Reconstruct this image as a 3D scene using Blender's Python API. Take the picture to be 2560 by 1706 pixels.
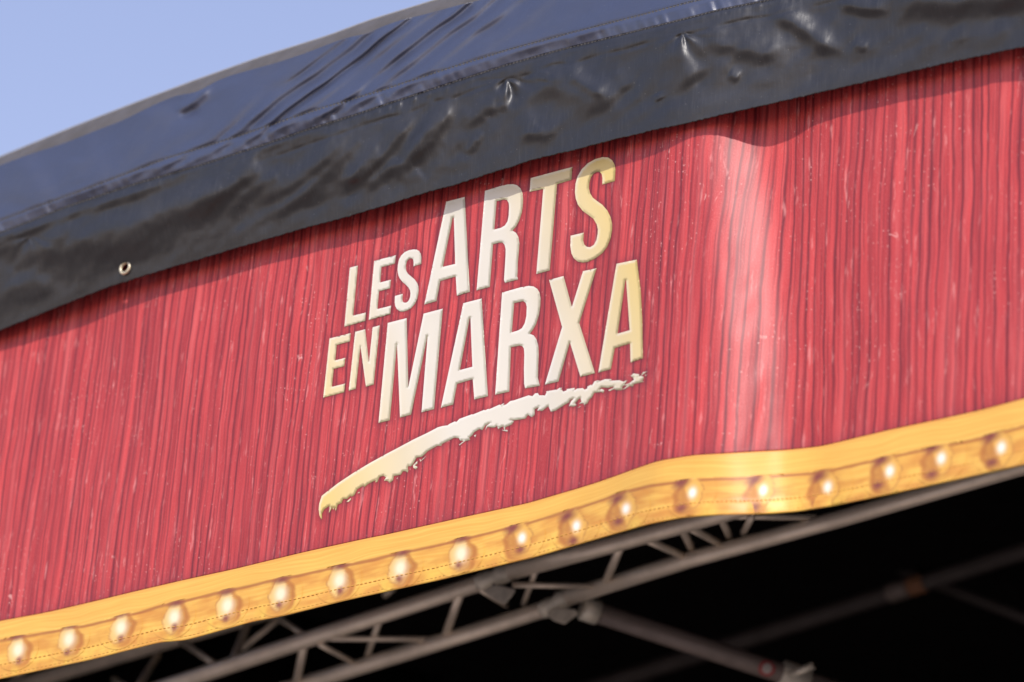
import bpy, bmesh, math, random
import numpy as np
from mathutils import Vector, Matrix
from mathutils.geometry import delaunay_2d_cdt

random.seed(7)
rng = np.random.default_rng(7)
for o in list(bpy.data.objects):
    bpy.data.objects.remove(o)
SC = bpy.context.scene
COL = SC.collection

# ------------------------------------------------------------------ camera
# 135 mm lens, 9.6 m from the banner, looking up at it and slightly rolled.
F = 9600.0                                   # focal length in photo pixels (2560 wide)
up_c = np.array([1622., 20740., -9600.]); up_c /= np.linalg.norm(up_c)
fw_c = np.array([0., 0., -1.])
y_c = fw_c - fw_c.dot(up_c) * up_c; y_c /= np.linalg.norm(y_c)
x_c = np.cross(y_c, up_c)
R = np.stack([x_c, y_c, up_c])               # camera -> world
CAM = np.array([0., 0., 1.6])
cam_d = bpy.data.cameras.new('camera')
cam = bpy.data.objects.new('camera', cam_d); COL.objects.link(cam)
M4 = np.eye(4); M4[:3, :3] = R; M4[:3, 3] = CAM
cam.matrix_world = Matrix(M4.tolist())
cam_d.sensor_width = 36.0
cam_d.lens = 36.0 * F / 2560.0
cam_d.clip_end = 5000
cam_d.dof.use_dof = True
cam_d.dof.focus_distance = 9.68
cam_d.dof.aperture_fstop = 1.7
SC.camera = cam

# the vertical plane the banner hangs in: axis WS runs along it (to the right),
# WN points out of it towards the square, z is up
h = R @ np.array([-13565., -3377., -9600.]); h[2] = 0
WS = -h / np.linalg.norm(h)
WN = np.array([WS[1], -WS[0], 0.])
P0 = CAM + R @ np.array([0, 0, -9.6])
if WN.dot(CAM - P0) < 0: WN = -WN

def at(px, py, off=0.0):
    """Point on the banner plane, shifted off metres out of it, seen at photo pixel (px, py)."""
    px, py, off = np.broadcast_arrays(np.asarray(px, float), np.asarray(py, float), np.asarray(off, float))
    d = np.stack([(px - 1280) / F, -(py - 853) / F, -np.ones_like(px)], -1) @ R.T
    k = ((P0 - CAM) @ WN + off) / (d @ WN)
    return CAM + d * k[..., None]
def wall(s, o, z):
    return P0 + WS * s + WN * o + np.array([0, 0, z - P0[2]])
def wcoord(P):
    return (P - P0) @ WS, P[..., 2]

# ------------------------------------------------------------------ light
SUN_TO = at(313, 670, 0.046) - at(313, 737, 0.0)      # through the eyelet on to the banner
SUN_TO /= np.linalg.norm(SUN_TO)
sun_el = math.asin(SUN_TO[2]); sun_az = math.atan2(SUN_TO[0], SUN_TO[1])
W = bpy.data.worlds.new('World'); SC.world = W; W.use_nodes = True
nt = W.node_tree; bg = nt.nodes['Background']
sky = nt.nodes.new('ShaderNodeTexSky'); sky.sky_type = 'NISHITA'; sky.sun_disc = False
sky.sun_elevation = sun_el; sky.sun_rotation = sun_az
sky.air_density = 2.0; sky.dust_density = 0.5; sky.ozone_density = 1.5
tint = nt.nodes.new('ShaderNodeMix'); tint.data_type = 'RGBA'; tint.blend_type = 'MULTIPLY'; tint.inputs[0].default_value = 1.0
tint.inputs[7].default_value = (1.04, 0.86, 1.04, 1)          # the camera's slightly magenta white balance
nt.links.new(sky.outputs[0], tint.inputs[6]); nt.links.new(tint.outputs[2], bg.inputs[0]); bg.inputs[1].default_value = 0.15
sd = bpy.data.lights.new('sun', 'SUN'); sd.energy = 3.0; sd.angle = math.radians(0.53); sd.color = (1.0, 0.955, 0.89)
sun = bpy.data.objects.new('sun', sd); COL.objects.link(sun)
sun.rotation_euler = Vector((-SUN_TO).tolist()).to_track_quat('-Z', 'Y').to_euler()
sun.location = (0, -5, 30)
vs = SC.view_settings
vs.view_transform = 'Standard'; vs.look = 'None'; vs.gamma = 1.0; vs.use_curve_mapping = False
vs.exposure = 0.25
print('SUN elevation', math.degrees(sun_el), 'azimuth', math.degrees(sun_az), 'P0', P0, 'WS', WS, 'WN', WN)

# ------------------------------------------------------------------ helpers
def link(name, me, parent=None, mats=()):
    o = bpy.data.objects.new(name, me); COL.objects.link(o)
    if parent is not None: o.parent = parent
    for m in mats: me.materials.append(m)
    return o
def thing(name, label, cat, group=None):
    o = bpy.data.objects.new(name, None); COL.objects.link(o)
    o['label'] = label; o['category'] = cat
    if group: o['group'] = group
    return o
def smooth(me):
    me.polygons.foreach_set('use_smooth', np.ones(len(me.polygons), bool))
def set_attr(me, name, typ, arr):
    a = me.attributes.new(name, typ, 'POINT')
    arr = np.ascontiguousarray(arr, dtype=np.float32)
    key = {'FLOAT': 'value', 'FLOAT_VECTOR': 'vector', 'FLOAT_COLOR': 'color'}[typ]
    a.data.foreach_set(key, arr.ravel())
def grid_mesh(name, P, attrs=None, keep=None):
    """P: rows x cols x 3."""
    r, c = P.shape[:2]
    idx = np.arange(r * c).reshape(r, c)
    q = np.stack([idx[:-1, :-1], idx[1:, :-1], idx[1:, 1:], idx[:-1, 1:]], -1).reshape(-1, 4)
    if keep is not None: q = q[keep.reshape(-1)]
    me = bpy.data.meshes.new(name)
    me.vertices.add(r * c); me.vertices.foreach_set('co', P.reshape(-1, 3).astype(np.float32).ravel())
    me.loops.add(q.size); me.loops.foreach_set('vertex_index', q.ravel().astype(np.int32))
    me.polygons.add(len(q))
    me.polygons.foreach_set('loop_start', np.arange(0, q.size, 4, dtype=np.int32))
    me.polygons.foreach_set('loop_total', np.full(len(q), 4, np.int32))
    for k, (t, a) in (attrs or {}).items(): set_attr(me, k, t, a)
    me.update(calc_edges=True); me.validate(); smooth(me)
    return me
def curve(pts):
    """Piecewise curve y(x) through photo points, carried on straight past both ends."""
    pts = sorted(pts); x = np.array([p[0] for p in pts], float); y = np.array([p[1] for p in pts], float)
    k = min(3, len(x) - 1)
    a = (y[k] - y[0]) / (x[k] - x[0]); b = (y[-1] - y[-1 - k]) / (x[-1] - x[-1 - k])
    x = np.concatenate([[x[0] - 1500], x, [x[-1] + 1500]]); y = np.concatenate([[y[0] - 1500 * a], y, [y[-1] + 1500 * b]])
    def f(q):
        q = np.asarray(q, float); s = 0
        ws = (1, 2, 3, 2, 1); ds = (-26, -13, 0, 13, 26)
        for w_, d_ in zip(ws, ds): s = s + w_ * np.interp(q + d_, x, y)
        return s / 9.0
    return f
def seg_dist(px, py, path):
    """Distance to a polyline, signed vertical side (+ below), and position along it 0..1."""
    best = np.full(px.shape, 1e9); side = np.zeros(px.shape); tt = np.zeros(px.shape)
    p = np.array(path, float); L = np.linalg.norm(np.diff(p, axis=0), axis=1); T = L.sum(); acc = 0
    for (a, b, l) in zip(p[:-1], p[1:], L):
        ab = b - a; t = np.clip(((px - a[0]) * ab[0] + (py - a[1]) * ab[1]) / (l * l), 0, 1)
        dx = px - a[0] - t * ab[0]; dy = py - a[1] - t * ab[1]; d = np.hypot(dx, dy)
        m = d < best; best = np.where(m, d, best); side = np.where(m, dy, side); tt = np.where(m, (acc + t * l) / T, tt); acc += l
    return best, side, tt
def vnoise(x, y, seed=0):
    """Smooth value noise, -1..1."""
    r = np.random.default_rng(seed).uniform(-1, 1, (64, 64))
    xi = np.floor(x).astype(int); yi = np.floor(y).astype(int); fx = x - xi; fy = y - yi
    fx = fx * fx * (3 - 2 * fx); fy = fy * fy * (3 - 2 * fy)
    g = lambda a, b: r[a % 64, b % 64]
    return (g(xi, yi) * (1 - fx) + g(xi + 1, yi) * fx) * (1 - fy) + (g(xi, yi + 1) * (1 - fx) + g(xi + 1, yi + 1) * fx) * fy

# ------------------------------------------------------------------ materials
class NB:
    def __init__(s, name):
        s.m = bpy.data.materials.new(name); s.m.use_nodes = True; s.t = s.m.node_tree
        s.b = s.t.nodes['Principled BSDF']
    def n(s, typ, **kw):
        nd = s.t.nodes.new(typ)
        for k, v in kw.items():
            if k in nd.bl_rna.properties: setattr(nd, k, v)
        return nd
    def l(s, a, b): s.t.links.new(a, b)
    def put(s, sock, v):
        if hasattr(v, 'links'): s.l(v, sock)
        else:
            if isinstance(v, tuple) and len(v) == 3 and sock.type == 'RGBA': v = v + (1,)
            sock.default_value = v
    def attr(s, name, out='Vector'):
        nd = s.n('ShaderNodeAttribute'); nd.attribute_name = name; return nd.outputs[out]
    def math(s, op, a, b=0.0, c=None, clamp=False):
        nd = s.n('ShaderNodeMath', operation=op); nd.use_clamp = clamp
        s.put(nd.inputs[0], a); s.put(nd.inputs[1], b)
        if c is not None: s.put(nd.inputs[2], c)
        return nd.outputs[0]
    def sep(s, v):
        nd = s.n('ShaderNodeSeparateXYZ'); s.l(v, nd.inputs[0]); return nd.outputs
    def comb(s, x, y, z=0.0):
        nd = s.n('ShaderNodeCombineXYZ')
        for i, v in enumerate((x, y, z)): s.put(nd.inputs[i], v)
        return nd.outputs[0]
    def noise(s, v, scale=1.0, detail=2.0, rough=0.5, dist=0.0):
        nd = s.n('ShaderNodeTexNoise'); s.l(v, nd.inputs['Vector'])
        nd.inputs['Scale'].default_value = scale; nd.inputs['Detail'].default_value = detail
        nd.inputs['Roughness'].default_value = rough; nd.inputs['Distortion'].default_value = dist
        return nd.outputs['Fac']
    def ramp(s, f, lo, hi, a=0.0, b=1.0):
        nd = s.n('ShaderNodeMapRange'); nd.interpolation_type = 'SMOOTHSTEP'
        s.put(nd.inputs[0], f)
        for i, v in enumerate((lo, hi, a, b)): nd.inputs[i + 1].default_value = v
        return nd.outputs[0]
    def mix(s, f, a, b, blend='MIX'):
        nd = s.n('ShaderNodeMix'); nd.data_type = 'RGBA'; nd.blend_type = blend
        s.put(nd.inputs[0], f); s.put(nd.inputs[6], a); s.put(nd.inputs[7], b)
        return nd.outputs[2]
    def bump(s, hgt, strength=0.3, dist=0.002):
        nd = s.n('ShaderNodeBump'); nd.inputs['Strength'].default_value = strength; nd.inputs['Distance'].default_value = dist
        s.l(hgt, nd.inputs['Height']); s.l(nd.outputs[0], s.b.inputs['Normal'])
    def out(s, col, rough=0.5, spec=0.5, metal=0.0):
        s.put(s.b.inputs['Base Color'], col); s.put(s.b.inputs['Roughness'], rough)
        s.b.inputs['Specular IOR Level'].default_value = spec; s.b.inputs['Metallic'].default_value = metal
        return s.m

def mat_red():
    n = NB('red_wood_print'); st = n.attr('st'); u, v, _ = n.sep(st)[:3]
    wv = n.noise(n.comb(n.math('MULTIPLY', u, 7.0), n.math('MULTIPLY', v, 2.2)), 1.0, 3.0)
    wf = n.noise(n.comb(n.math('MULTIPLY', u, 30.0), n.math('MULTIPLY', v, 9.0)), 1.0, 2.0)
    uw = n.math('ADD', u, n.math('MULTIPLY', n.math('SUBTRACT', wv, 0.5), 0.030))
    uw = n.math('ADD', uw, n.math('MULTIPLY', n.math('SUBTRACT', wf, 0.5), 0.006))
    vs_ = n.math('MULTIPLY', v, 1.1)
    ridge = n.noise(n.comb(n.math('MULTIPLY', uw, 46.0), vs_), 1.0, 2.5, 0.6)
    fine = n.noise(n.comb(n.math('MULTIPLY', uw, 170.0), n.math('MULTIPLY', v, 5.0)), 1.0, 2.0)
    vo = n.n('ShaderNodeTexVoronoi', voronoi_dimensions='1D', feature='DISTANCE_TO_EDGE')
    n.l(n.math('MULTIPLY', uw, 38.0), vo.inputs['W']); vo.inputs['Scale'].default_value = 1.0
    groove = n.ramp(vo.outputs['Distance'], 0.02, 0.20, 1.0, 0.0)
    depth = n.noise(n.comb(n.math('MULTIPLY', uw, 22.0), n.math('MULTIPLY', v, 2.0)), 1.0, 2.0)
    groove = n.math('MULTIPLY', groove, n.ramp(depth, 0.28, 0.62, 0.5, 1.0))
    c = n.mix(n.ramp(ridge, 0.28, 0.72), (0.34, 0.011, 0.014), (0.63, 0.050, 0.046))
    c = n.mix(n.math('MULTIPLY', n.ramp(fine, 0.5, 0.8), 0.40), c, (0.74, 0.17, 0.16))
    grit = n.noise(st, 420.0, 2.0, 0.7)
    c = n.mix(n.math('MULTIPLY', n.ramp(grit, 0.45, 0.75), 0.35), c, (0.84, 0.27, 0.26))
    c = n.mix(n.math('MULTIPLY', n.ramp(grit, 0.25, 0.5, 1.0, 0.0), 0.35), c, (0.30, 0.018, 0.025))
    c = n.mix(n.math('MULTIPLY', groove, 0.85), c, (0.12, 0.005, 0.012))
    vo3 = n.n('ShaderNodeTexVoronoi', voronoi_dimensions='1D', feature='DISTANCE_TO_EDGE')
    n.l(n.math('MULTIPLY', uw, 83.0), vo3.inputs['W']); vo3.inputs['Scale'].default_value = 1.0
    g3 = n.math('MULTIPLY', n.ramp(vo3.outputs['Distance'], 0.03, 0.22, 1.0, 0.0), n.ramp(n.noise(n.comb(n.math('MULTIPLY', uw, 40.0), n.math('MULTIPLY', v, 4.0), 2.0), 1.0, 2.0), 0.40, 0.62))
    c = n.mix(n.math('MULTIPLY', g3, 0.55), c, (0.15, 0.006, 0.013))
    st2 = n.noise(n.comb(n.math('MULTIPLY', uw, 29.0), n.math('MULTIPLY', v, 0.7), 7.0), 1.0, 1.5)
    c = n.mix(n.math('MULTIPLY', n.ramp(st2, 0.54, 0.74), 0.38), c, (0.74, 0.145, 0.135))
    # light scuffs along the grain
    sc = n.noise(n.comb(n.math('MULTIPLY', uw, 60.0), n.math('MULTIPLY', v, 9.0), 3.0), 1.0, 3.0, 0.65)
    c = n.mix(n.math('MULTIPLY', n.ramp(sc, 0.59, 0.75), 0.55), c, (0.84, 0.33, 0.30))
    # pale flecks
    vo2 = n.n('ShaderNodeTexVoronoi', voronoi_dimensions='2D', feature='F1'); n.l(st, vo2.inputs['Vector'])
    vo2.inputs['Scale'].default_value = 75.0
    rnd = n.sep(vo2.outputs['Color'])[0]
    sz = n.math('MULTIPLY', n.math('SUBTRACT', rnd, 0.70, clamp=True), 0.50)
    fl = n.math('LESS_THAN', vo2.outputs['Distance'], sz)
    clus = n.ramp(n.noise(n.comb(n.math('MULTIPLY', u, 5.0), n.math('MULTIPLY', v, 3.0), 11.0), 1.0, 4.0, 0.7), 0.42, 0.66)
    c = n.mix(n.math('MULTIPLY', n.math('MULTIPLY', fl, clus), 0.8), c, (0.86, 0.46, 0.40))
    scr = n.noise(n.comb(n.math('ADD', n.math('MULTIPLY', uw, 85.0), n.math('MULTIPLY', wv, 16.0)), n.math('MULTIPLY', v, 16.0), 4.0), 1.0, 4.0, 0.75, 0.8)
    c = n.mix(n.math('MULTIPLY', n.math('MULTIPLY', n.ramp(scr, 0.63, 0.70), clus), 0.85), c, (0.86, 0.46, 0.40))
    broad = n.noise(n.comb(n.math('MULTIPLY', u, 3.2), n.math('MULTIPLY', v, 1.3), 21.0), 1.0, 3.0)
    c = n.mix(n.math('MULTIPLY', n.ramp(broad, 0.40, 0.68), 0.14), c, (0.30, 0.012, 0.018))
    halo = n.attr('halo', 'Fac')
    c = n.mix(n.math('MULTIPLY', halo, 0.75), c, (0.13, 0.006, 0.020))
    weave = n.noise(st, 900.0, 1.0)
    n.bump(n.math('ADD', n.math('MULTIPLY', weave, 0.4), n.noise(st, 30.0, 3.0)), 0.12, 0.004)
    n.b.inputs['Coat Weight'].default_value = 0.40; n.b.inputs['Coat Roughness'].default_value = 0.46
    return n.out(c, 0.52, 0.42)
def mat_gold():
    n = NB('golden_plank_print'); st = n.attr('st'); u, v, _ = n.sep(st)[:3]
    wob = n.noise(n.comb(n.math('MULTIPLY', u, 3.0), n.math('MULTIPLY', v, 0.8)), 1.0, 2.0)
    vw = n.math('ADD', v, n.math('MULTIPLY', wob, 0.35))
    g = n.noise(n.comb(n.math('MULTIPLY', u, 2.5), n.math('MULTIPLY', vw, 26.0)), 1.0, 3.0, 0.6)
    g2 = n.noise(n.comb(n.math('MULTIPLY', u, 9.0), n.math('MULTIPLY', v, 5.0), 5.0), 1.0, 2.0)
    c = n.mix(n.ramp(g, 0.25, 0.78), (0.755, 0.40, 0.065), (0.85, 0.53, 0.105))
    low = n.math('MULTIPLY', n.ramp(v, 0.36, 0.40), n.ramp(g2, 0.35, 0.68))
    c = n.mix(n.math('MULTIPLY', low, 0.7), c, (0.60, 0.23, 0.035))
    low2 = n.math('MULTIPLY', n.ramp(v, 0.55, 0.95), n.ramp(n.noise(n.comb(n.math('MULTIPLY', u, 14.0), v, 9.0), 1.0, 2.0), 0.45, 0.7))
    c = n.mix(n.math('MULTIPLY', low2, 0.7), c, (0.88, 0.60, 0.09))
    # brown joint between the two boards, and the darker upper edge of the frame
    jw = n.math('ABSOLUTE', n.math('SUBTRACT', v, n.math('ADD', 0.372, n.math('MULTIPLY', n.math('SUBTRACT', g2, 0.5), 0.05))))
    c = n.mix(n.math('MULTIPLY', n.ramp(jw, 0.006, 0.045, 1.0, 0.0), 0.75), c, (0.33, 0.085, 0.022))
    ed = n.ramp(v, 0.0, 0.06, 1.0, 0.0)
    c = n.mix(n.math('MULTIPLY', ed, 0.45), c, (0.48, 0.14, 0.03))
    ink = n.n('ShaderNodeAttribute'); ink.attribute_name = 'ink'
    c = n.mix(ink.outputs['Alpha'], c, ink.outputs['Color'])
    n.bump(n.noise(st, 700.0, 1.0), 0.08, 0.003)
    n.b.inputs['Coat Weight'].default_value = 0.12; n.b.inputs['Coat Roughness'].default_value = 0.45
    return n.out(c, 0.46, 0.5)
def mat_letter():
    n = NB('cream_letter_print'); ink = n.attr('ink', 'Color'); st = n.attr('st')
    g = n.noise(st, 260.0, 3.0, 0.7)
    c = n.mix(n.math('MULTIPLY', n.ramp(g, 0.35, 0.7), 0.05), ink, (0.55, 0.46, 0.34))
    n.bump(n.noise(st, 900.0, 1.0), 0.06, 0.003)
    n.b.inputs['Coat Weight'].default_value = 0.12; n.b.inputs['Coat Roughness'].default_value = 0.45
    return n.out(c, 0.46, 0.5)
def mat_tarp(name, base, rough, streak, spec=0.5):
    n = NB(name); st = n.attr('st'); u, v, _ = n.sep(st)[:3]
    thr = n.noise(n.comb(n.math('MULTIPLY', u, 330.0), n.math('MULTIPLY', v, 14.0)), 1.0, 2.0)
    dirt = n.noise(st, 6.0, 4.0, 0.6)
    c = n.mix(n.math('MULTIPLY', n.ramp(thr, 0.5, 0.8), streak), base, tuple(min(1, b * 2.6 + 0.03) for b in base))
    c = n.mix(n.math('MULTIPLY', n.ramp(dirt, 0.45, 0.75), 0.16), c, (0.085, 0.082, 0.078))
    vo = n.n('ShaderNodeTexVoronoi', voronoi_dimensions='2D', feature='F1'); n.l(st, vo.inputs['Vector']); vo.inputs['Scale'].default_value = 55.0
    rn = n.sep(vo.outputs['Color'])[0]
    fl = n.math('LESS_THAN', vo.outputs['Distance'], n.math('MULTIPLY', n.math('SUBTRACT', rn, 0.8, clamp=True), 0.30))
    c = n.mix(n.math('MULTIPLY', fl, 0.35), c, (0.35, 0.34, 0.33))
    wx = n.math('SINE', n.math('MULTIPLY', u, 2400.0)); wy = n.math('SINE', n.math('MULTIPLY', v, 2400.0))
    crk = n.noise(st, 42.0, 4.0, 0.55)
    hgt = n.math('ADD', n.math('MULTIPLY', n.math('ADD', wx, wy), 0.03), n.math('ADD', crk, n.math('MULTIPLY', thr, 0.25)))
    n.bump(hgt, 0.26, 0.003)
    r = n.math('ADD', rough, n.math('MULTIPLY', n.math('SUBTRACT', dirt, 0.5), 0.16))
    return n.out(c, r, spec)
def mat_plain(name, base, rough, metal=0.0, var=0.25, scale=30.0, spec=0.5):
    n = NB(name); tc = n.n('ShaderNodeTexCoord').outputs['Object']
    a = n.noise(tc, scale, 3.0, 0.6)
    c = n.mix(n.math('MULTIPLY', n.ramp(a, 0.35, 0.7), var), base, tuple(x * 0.45 for x in base))
    n.bump(n.noise(tc, scale * 4, 2.0), 0.08, 0.002)
    return n.out(c, n.ramp(a, 0.3, 0.7, rough * 0.85, min(1, rough * 1.15)), spec, metal)

M_RED = mat_red(); M_GOLD = mat_gold(); M_LET = mat_letter()
M_TARP = mat_tarp('black_pvc_valance', (0.015, 0.015, 0.0155), 0.40, 0.30, 0.68)
M_TARP_UP = mat_tarp('sky_tinted_pvc_roof_skirt', (0.040, 0.050, 0.090), 0.38, 0.05, 0.9)  # same black vinyl, with the blue sky reflection mixed into its base colour
M_BAND = mat_plain('grey_keder_rail', (0.10, 0.09, 0.08), 0.55, 0.0, 0.4, 14.0)
M_EDGE = mat_plain('pale_rail_lip', (0.34, 0.33, 0.31), 0.5, 0.0, 0.3, 20.0)
M_THREAD = mat_plain('weathered_thread', (0.05, 0.045, 0.04), 0.8, 0.0, 0.7, 200.0)
M_THREAD_L = mat_plain('pale_bobbin_thread', (0.16, 0.15, 0.135), 0.8, 0.0, 0.7, 200.0)
M_GTHREAD = mat_plain('ochre_thread', (0.62, 0.34, 0.065), 0.8, 0.0, 0.15, 200.0)
M_BRASS = mat_plain('tarnished_brass', (0.78, 0.70, 0.50), 0.34, 0.55, 0.3, 90.0)
M_ALU = mat_plain('dull_aluminium', (0.88, 0.78, 0.65), 0.42, 0.4, 0.35, 9.0)
M_ALU_D = mat_plain('worn_aluminium_casting', (0.72, 0.68, 0.58), 0.5, 0.3, 0.4, 25.0)
M_STEEL_D = mat_plain('dark_painted_steel', (0.20, 0.165, 0.15), 0.5, 0.2, 0.3, 12.0)
M_BLK = mat_plain('black_stage_cloth', (0.009, 0.008, 0.0085), 0.9, 0.0, 0.3, 8.0, 0.1)
M_BLK_T = mat_plain('black_powder_coat', (0.070, 0.060, 0.058), 0.6, 0.0, 0.3, 12.0, 0.3)
M_ORANGE = mat_plain('orange_strap', (0.26, 0.12, 0.06), 0.7, 0.0, 0.3, 40.0)
M_REDST = mat_plain('red_sticker', (0.38, 0.07, 0.07), 0.4, 0.0, 0.2, 40.0)
M_WHITE = mat_plain('white_sticker', (0.50, 0.46, 0.44), 0.4, 0.0, 0.2, 40.0)
M_GROUND = mat_plain('pale_paving', (0.33, 0.275, 0.23), 0.85, 0.0, 0.4, 0.6)
M_DECK = mat_plain('pale_bounce_deck', (0.40, 0.315, 0.25), 0.7, 0.0, 0.3, 4.0)  # paler than a real deck, to throw sunlight up at the truss

# ------------------------------------------------------------------ traced curves (photo pixels)
C_VAL = curve([(0,826),(55,804),(137,771),(219,738),(274,717),(340,696),(411,674),(494,650),(576,625),(658,601),(768,569),(878,540),(949,518),(1055,485),(1153,458),(1225,434),(1331,400),(1437,375),(1544,347),(1650,322),(1694,314),(1828,282),(1962,252),(2096,221),(2230,190),(2363,159),(2560,117)])
C_SEAM = curve([(0,581),(165,516),(329,461),(494,414),(658,361),(768,323),(878,289),(970,258),(1140,202),(1267,161),(1395,125),(1565,83),(1692,51),(1800,23),(1917,0),(2300,-85),(2560,-140)])
C_SEAM2 = curve([(0,551),(219,471),(417,395),(576,346),(768,281),(949,227),(1097,178),(1267,125),(1437,79),(1607,36),(1735,2),(2300,-120),(2560,-176)])
C_TOPB = curve([(0,414),(71,387),(165,357),(247,324),(302,304),(384,263),(439,239),(499,230),(527,209),(576,189),(686,159),(729,145),(768,132),(823,110),(878,91),(921,86),(943,71),(1000,51),(1072,34),(1140,15),(1204,0),(1500,-80),(1800,-150),(2200,-235),(2560,-300)])
C_SKY = curve([(0,392),(165,324),(329,260),(494,198),(658,140),(823,88),(927,49),(1012,23),(1093,-2),(1300,-60),(1600,-135),(2000,-230),(2560,-345)])
C_GOLD = curve([(0,1553),(115,1532),(231,1505),(346,1477),(462,1450),(587,1423),(751,1383),(900,1350),(961,1338),(1148,1296),(1318,1259),(1461,1217),(1510,1201),(1560,1183),(1621,1161),(1649,1152),(1700,1144),(1738,1138),(1782,1136),(1880,1130),(1962,1126),(2051,1117),(2130,1098),(2230,1074),(2363,1046),(2453,1026),(2560,997)])
C_LINE = curve([(0,1603),(231,1562),(404,1516),(549,1482),(693,1450),(900,1407),(1100,1362),(1320,1309),(1461,1266),(1541,1237),(1621,1215),(1755,1199),(1889,1195),(2023,1186),(2130,1165),(2264,1135),(2425,1104),(2560,1066)])
C_BOT = curve([(0,1698),(231,1649),(400,1606),(462,1602),(634,1554),(693,1544),(867,1501),(1101,1450),(1300,1402),(1335,1394),(1461,1357),(1621,1311),(1702,1295),(1782,1288),(1916,1285),(1996,1279),(2076,1266),(2210,1239),(2371,1204),(2560,1162)])

# how far the banner billows out of its plane: where its printed frame, straight when it was laid flat,
# strays from a straight line
_x = np.arange(-1500, 4001, 20.0)
_y = C_GOLD(_x)
_s0, _z0 = wcoord(at(_x, _y, 0.0)); _s1, _z1 = wcoord(at(_x, _y, 0.1))
ia, ib = np.argmin(abs(_x - 0)), np.argmin(abs(_x - 2560))
_m = (_z0[ib] - _z0[ia]) / (_s0[ib] - _s0[ia]); _r0 = _z0 - _z0[ia] - _m * (_s0 - _s0[ia]); _r1 = _z1 - _z0[ia] - _m * (_s1 - _s0[ia])
_D = 0.1 * _r0 / (_r0 - _r1)
_D = np.where((_x < 0) | (_x > 2560), 0, _D)
_k = np.exp(-np.linspace(-2, 2, 7) ** 2); _k /= _k.sum(); _D = np.convolve(np.pad(_D, 3, mode='edge'), _k, 'valid')
print('billow range', _D.min(), _D.max())
def billow(px, py):
    px = np.asarray(px, float); py = np.asarray(py, float)
    t = np.clip((py - C_VAL(px)) / (C_GOLD(px) - C_VAL(px)), -0.2, 1.2)
    xs = px - (1 - t) * 30.0                     # the fold leans a little, like the hanging cloth
    d = np.interp(xs, _x, _D) * np.clip(0.62 + 0.38 * t, 0.3, 1)
    uu = (px - 1852 - (py - 400) * 0.055) / 102.0       # the sharp front of the big vertical fold
    d = d - 0.034 * uu * np.exp(-uu * uu / 1.6)
    d = d + 0.0045 * vnoise(px / 210.0 + 3, py / 420.0, 3) + 0.0016 * vnoise(px / 75.0, py / 190.0 + 9, 5)
    d = d + 0.0007 * vnoise(px / 30.0 + py / 90.0, py / 60.0 - px / 200.0, 8)
    return d

# columns: fine inside the picture, coarse outside
XC = np.concatenate([np.arange(-900, -160, 40.0), np.arange(-160, 2720, 4.0), np.arange(2720, 3500, 40.0)])

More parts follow.
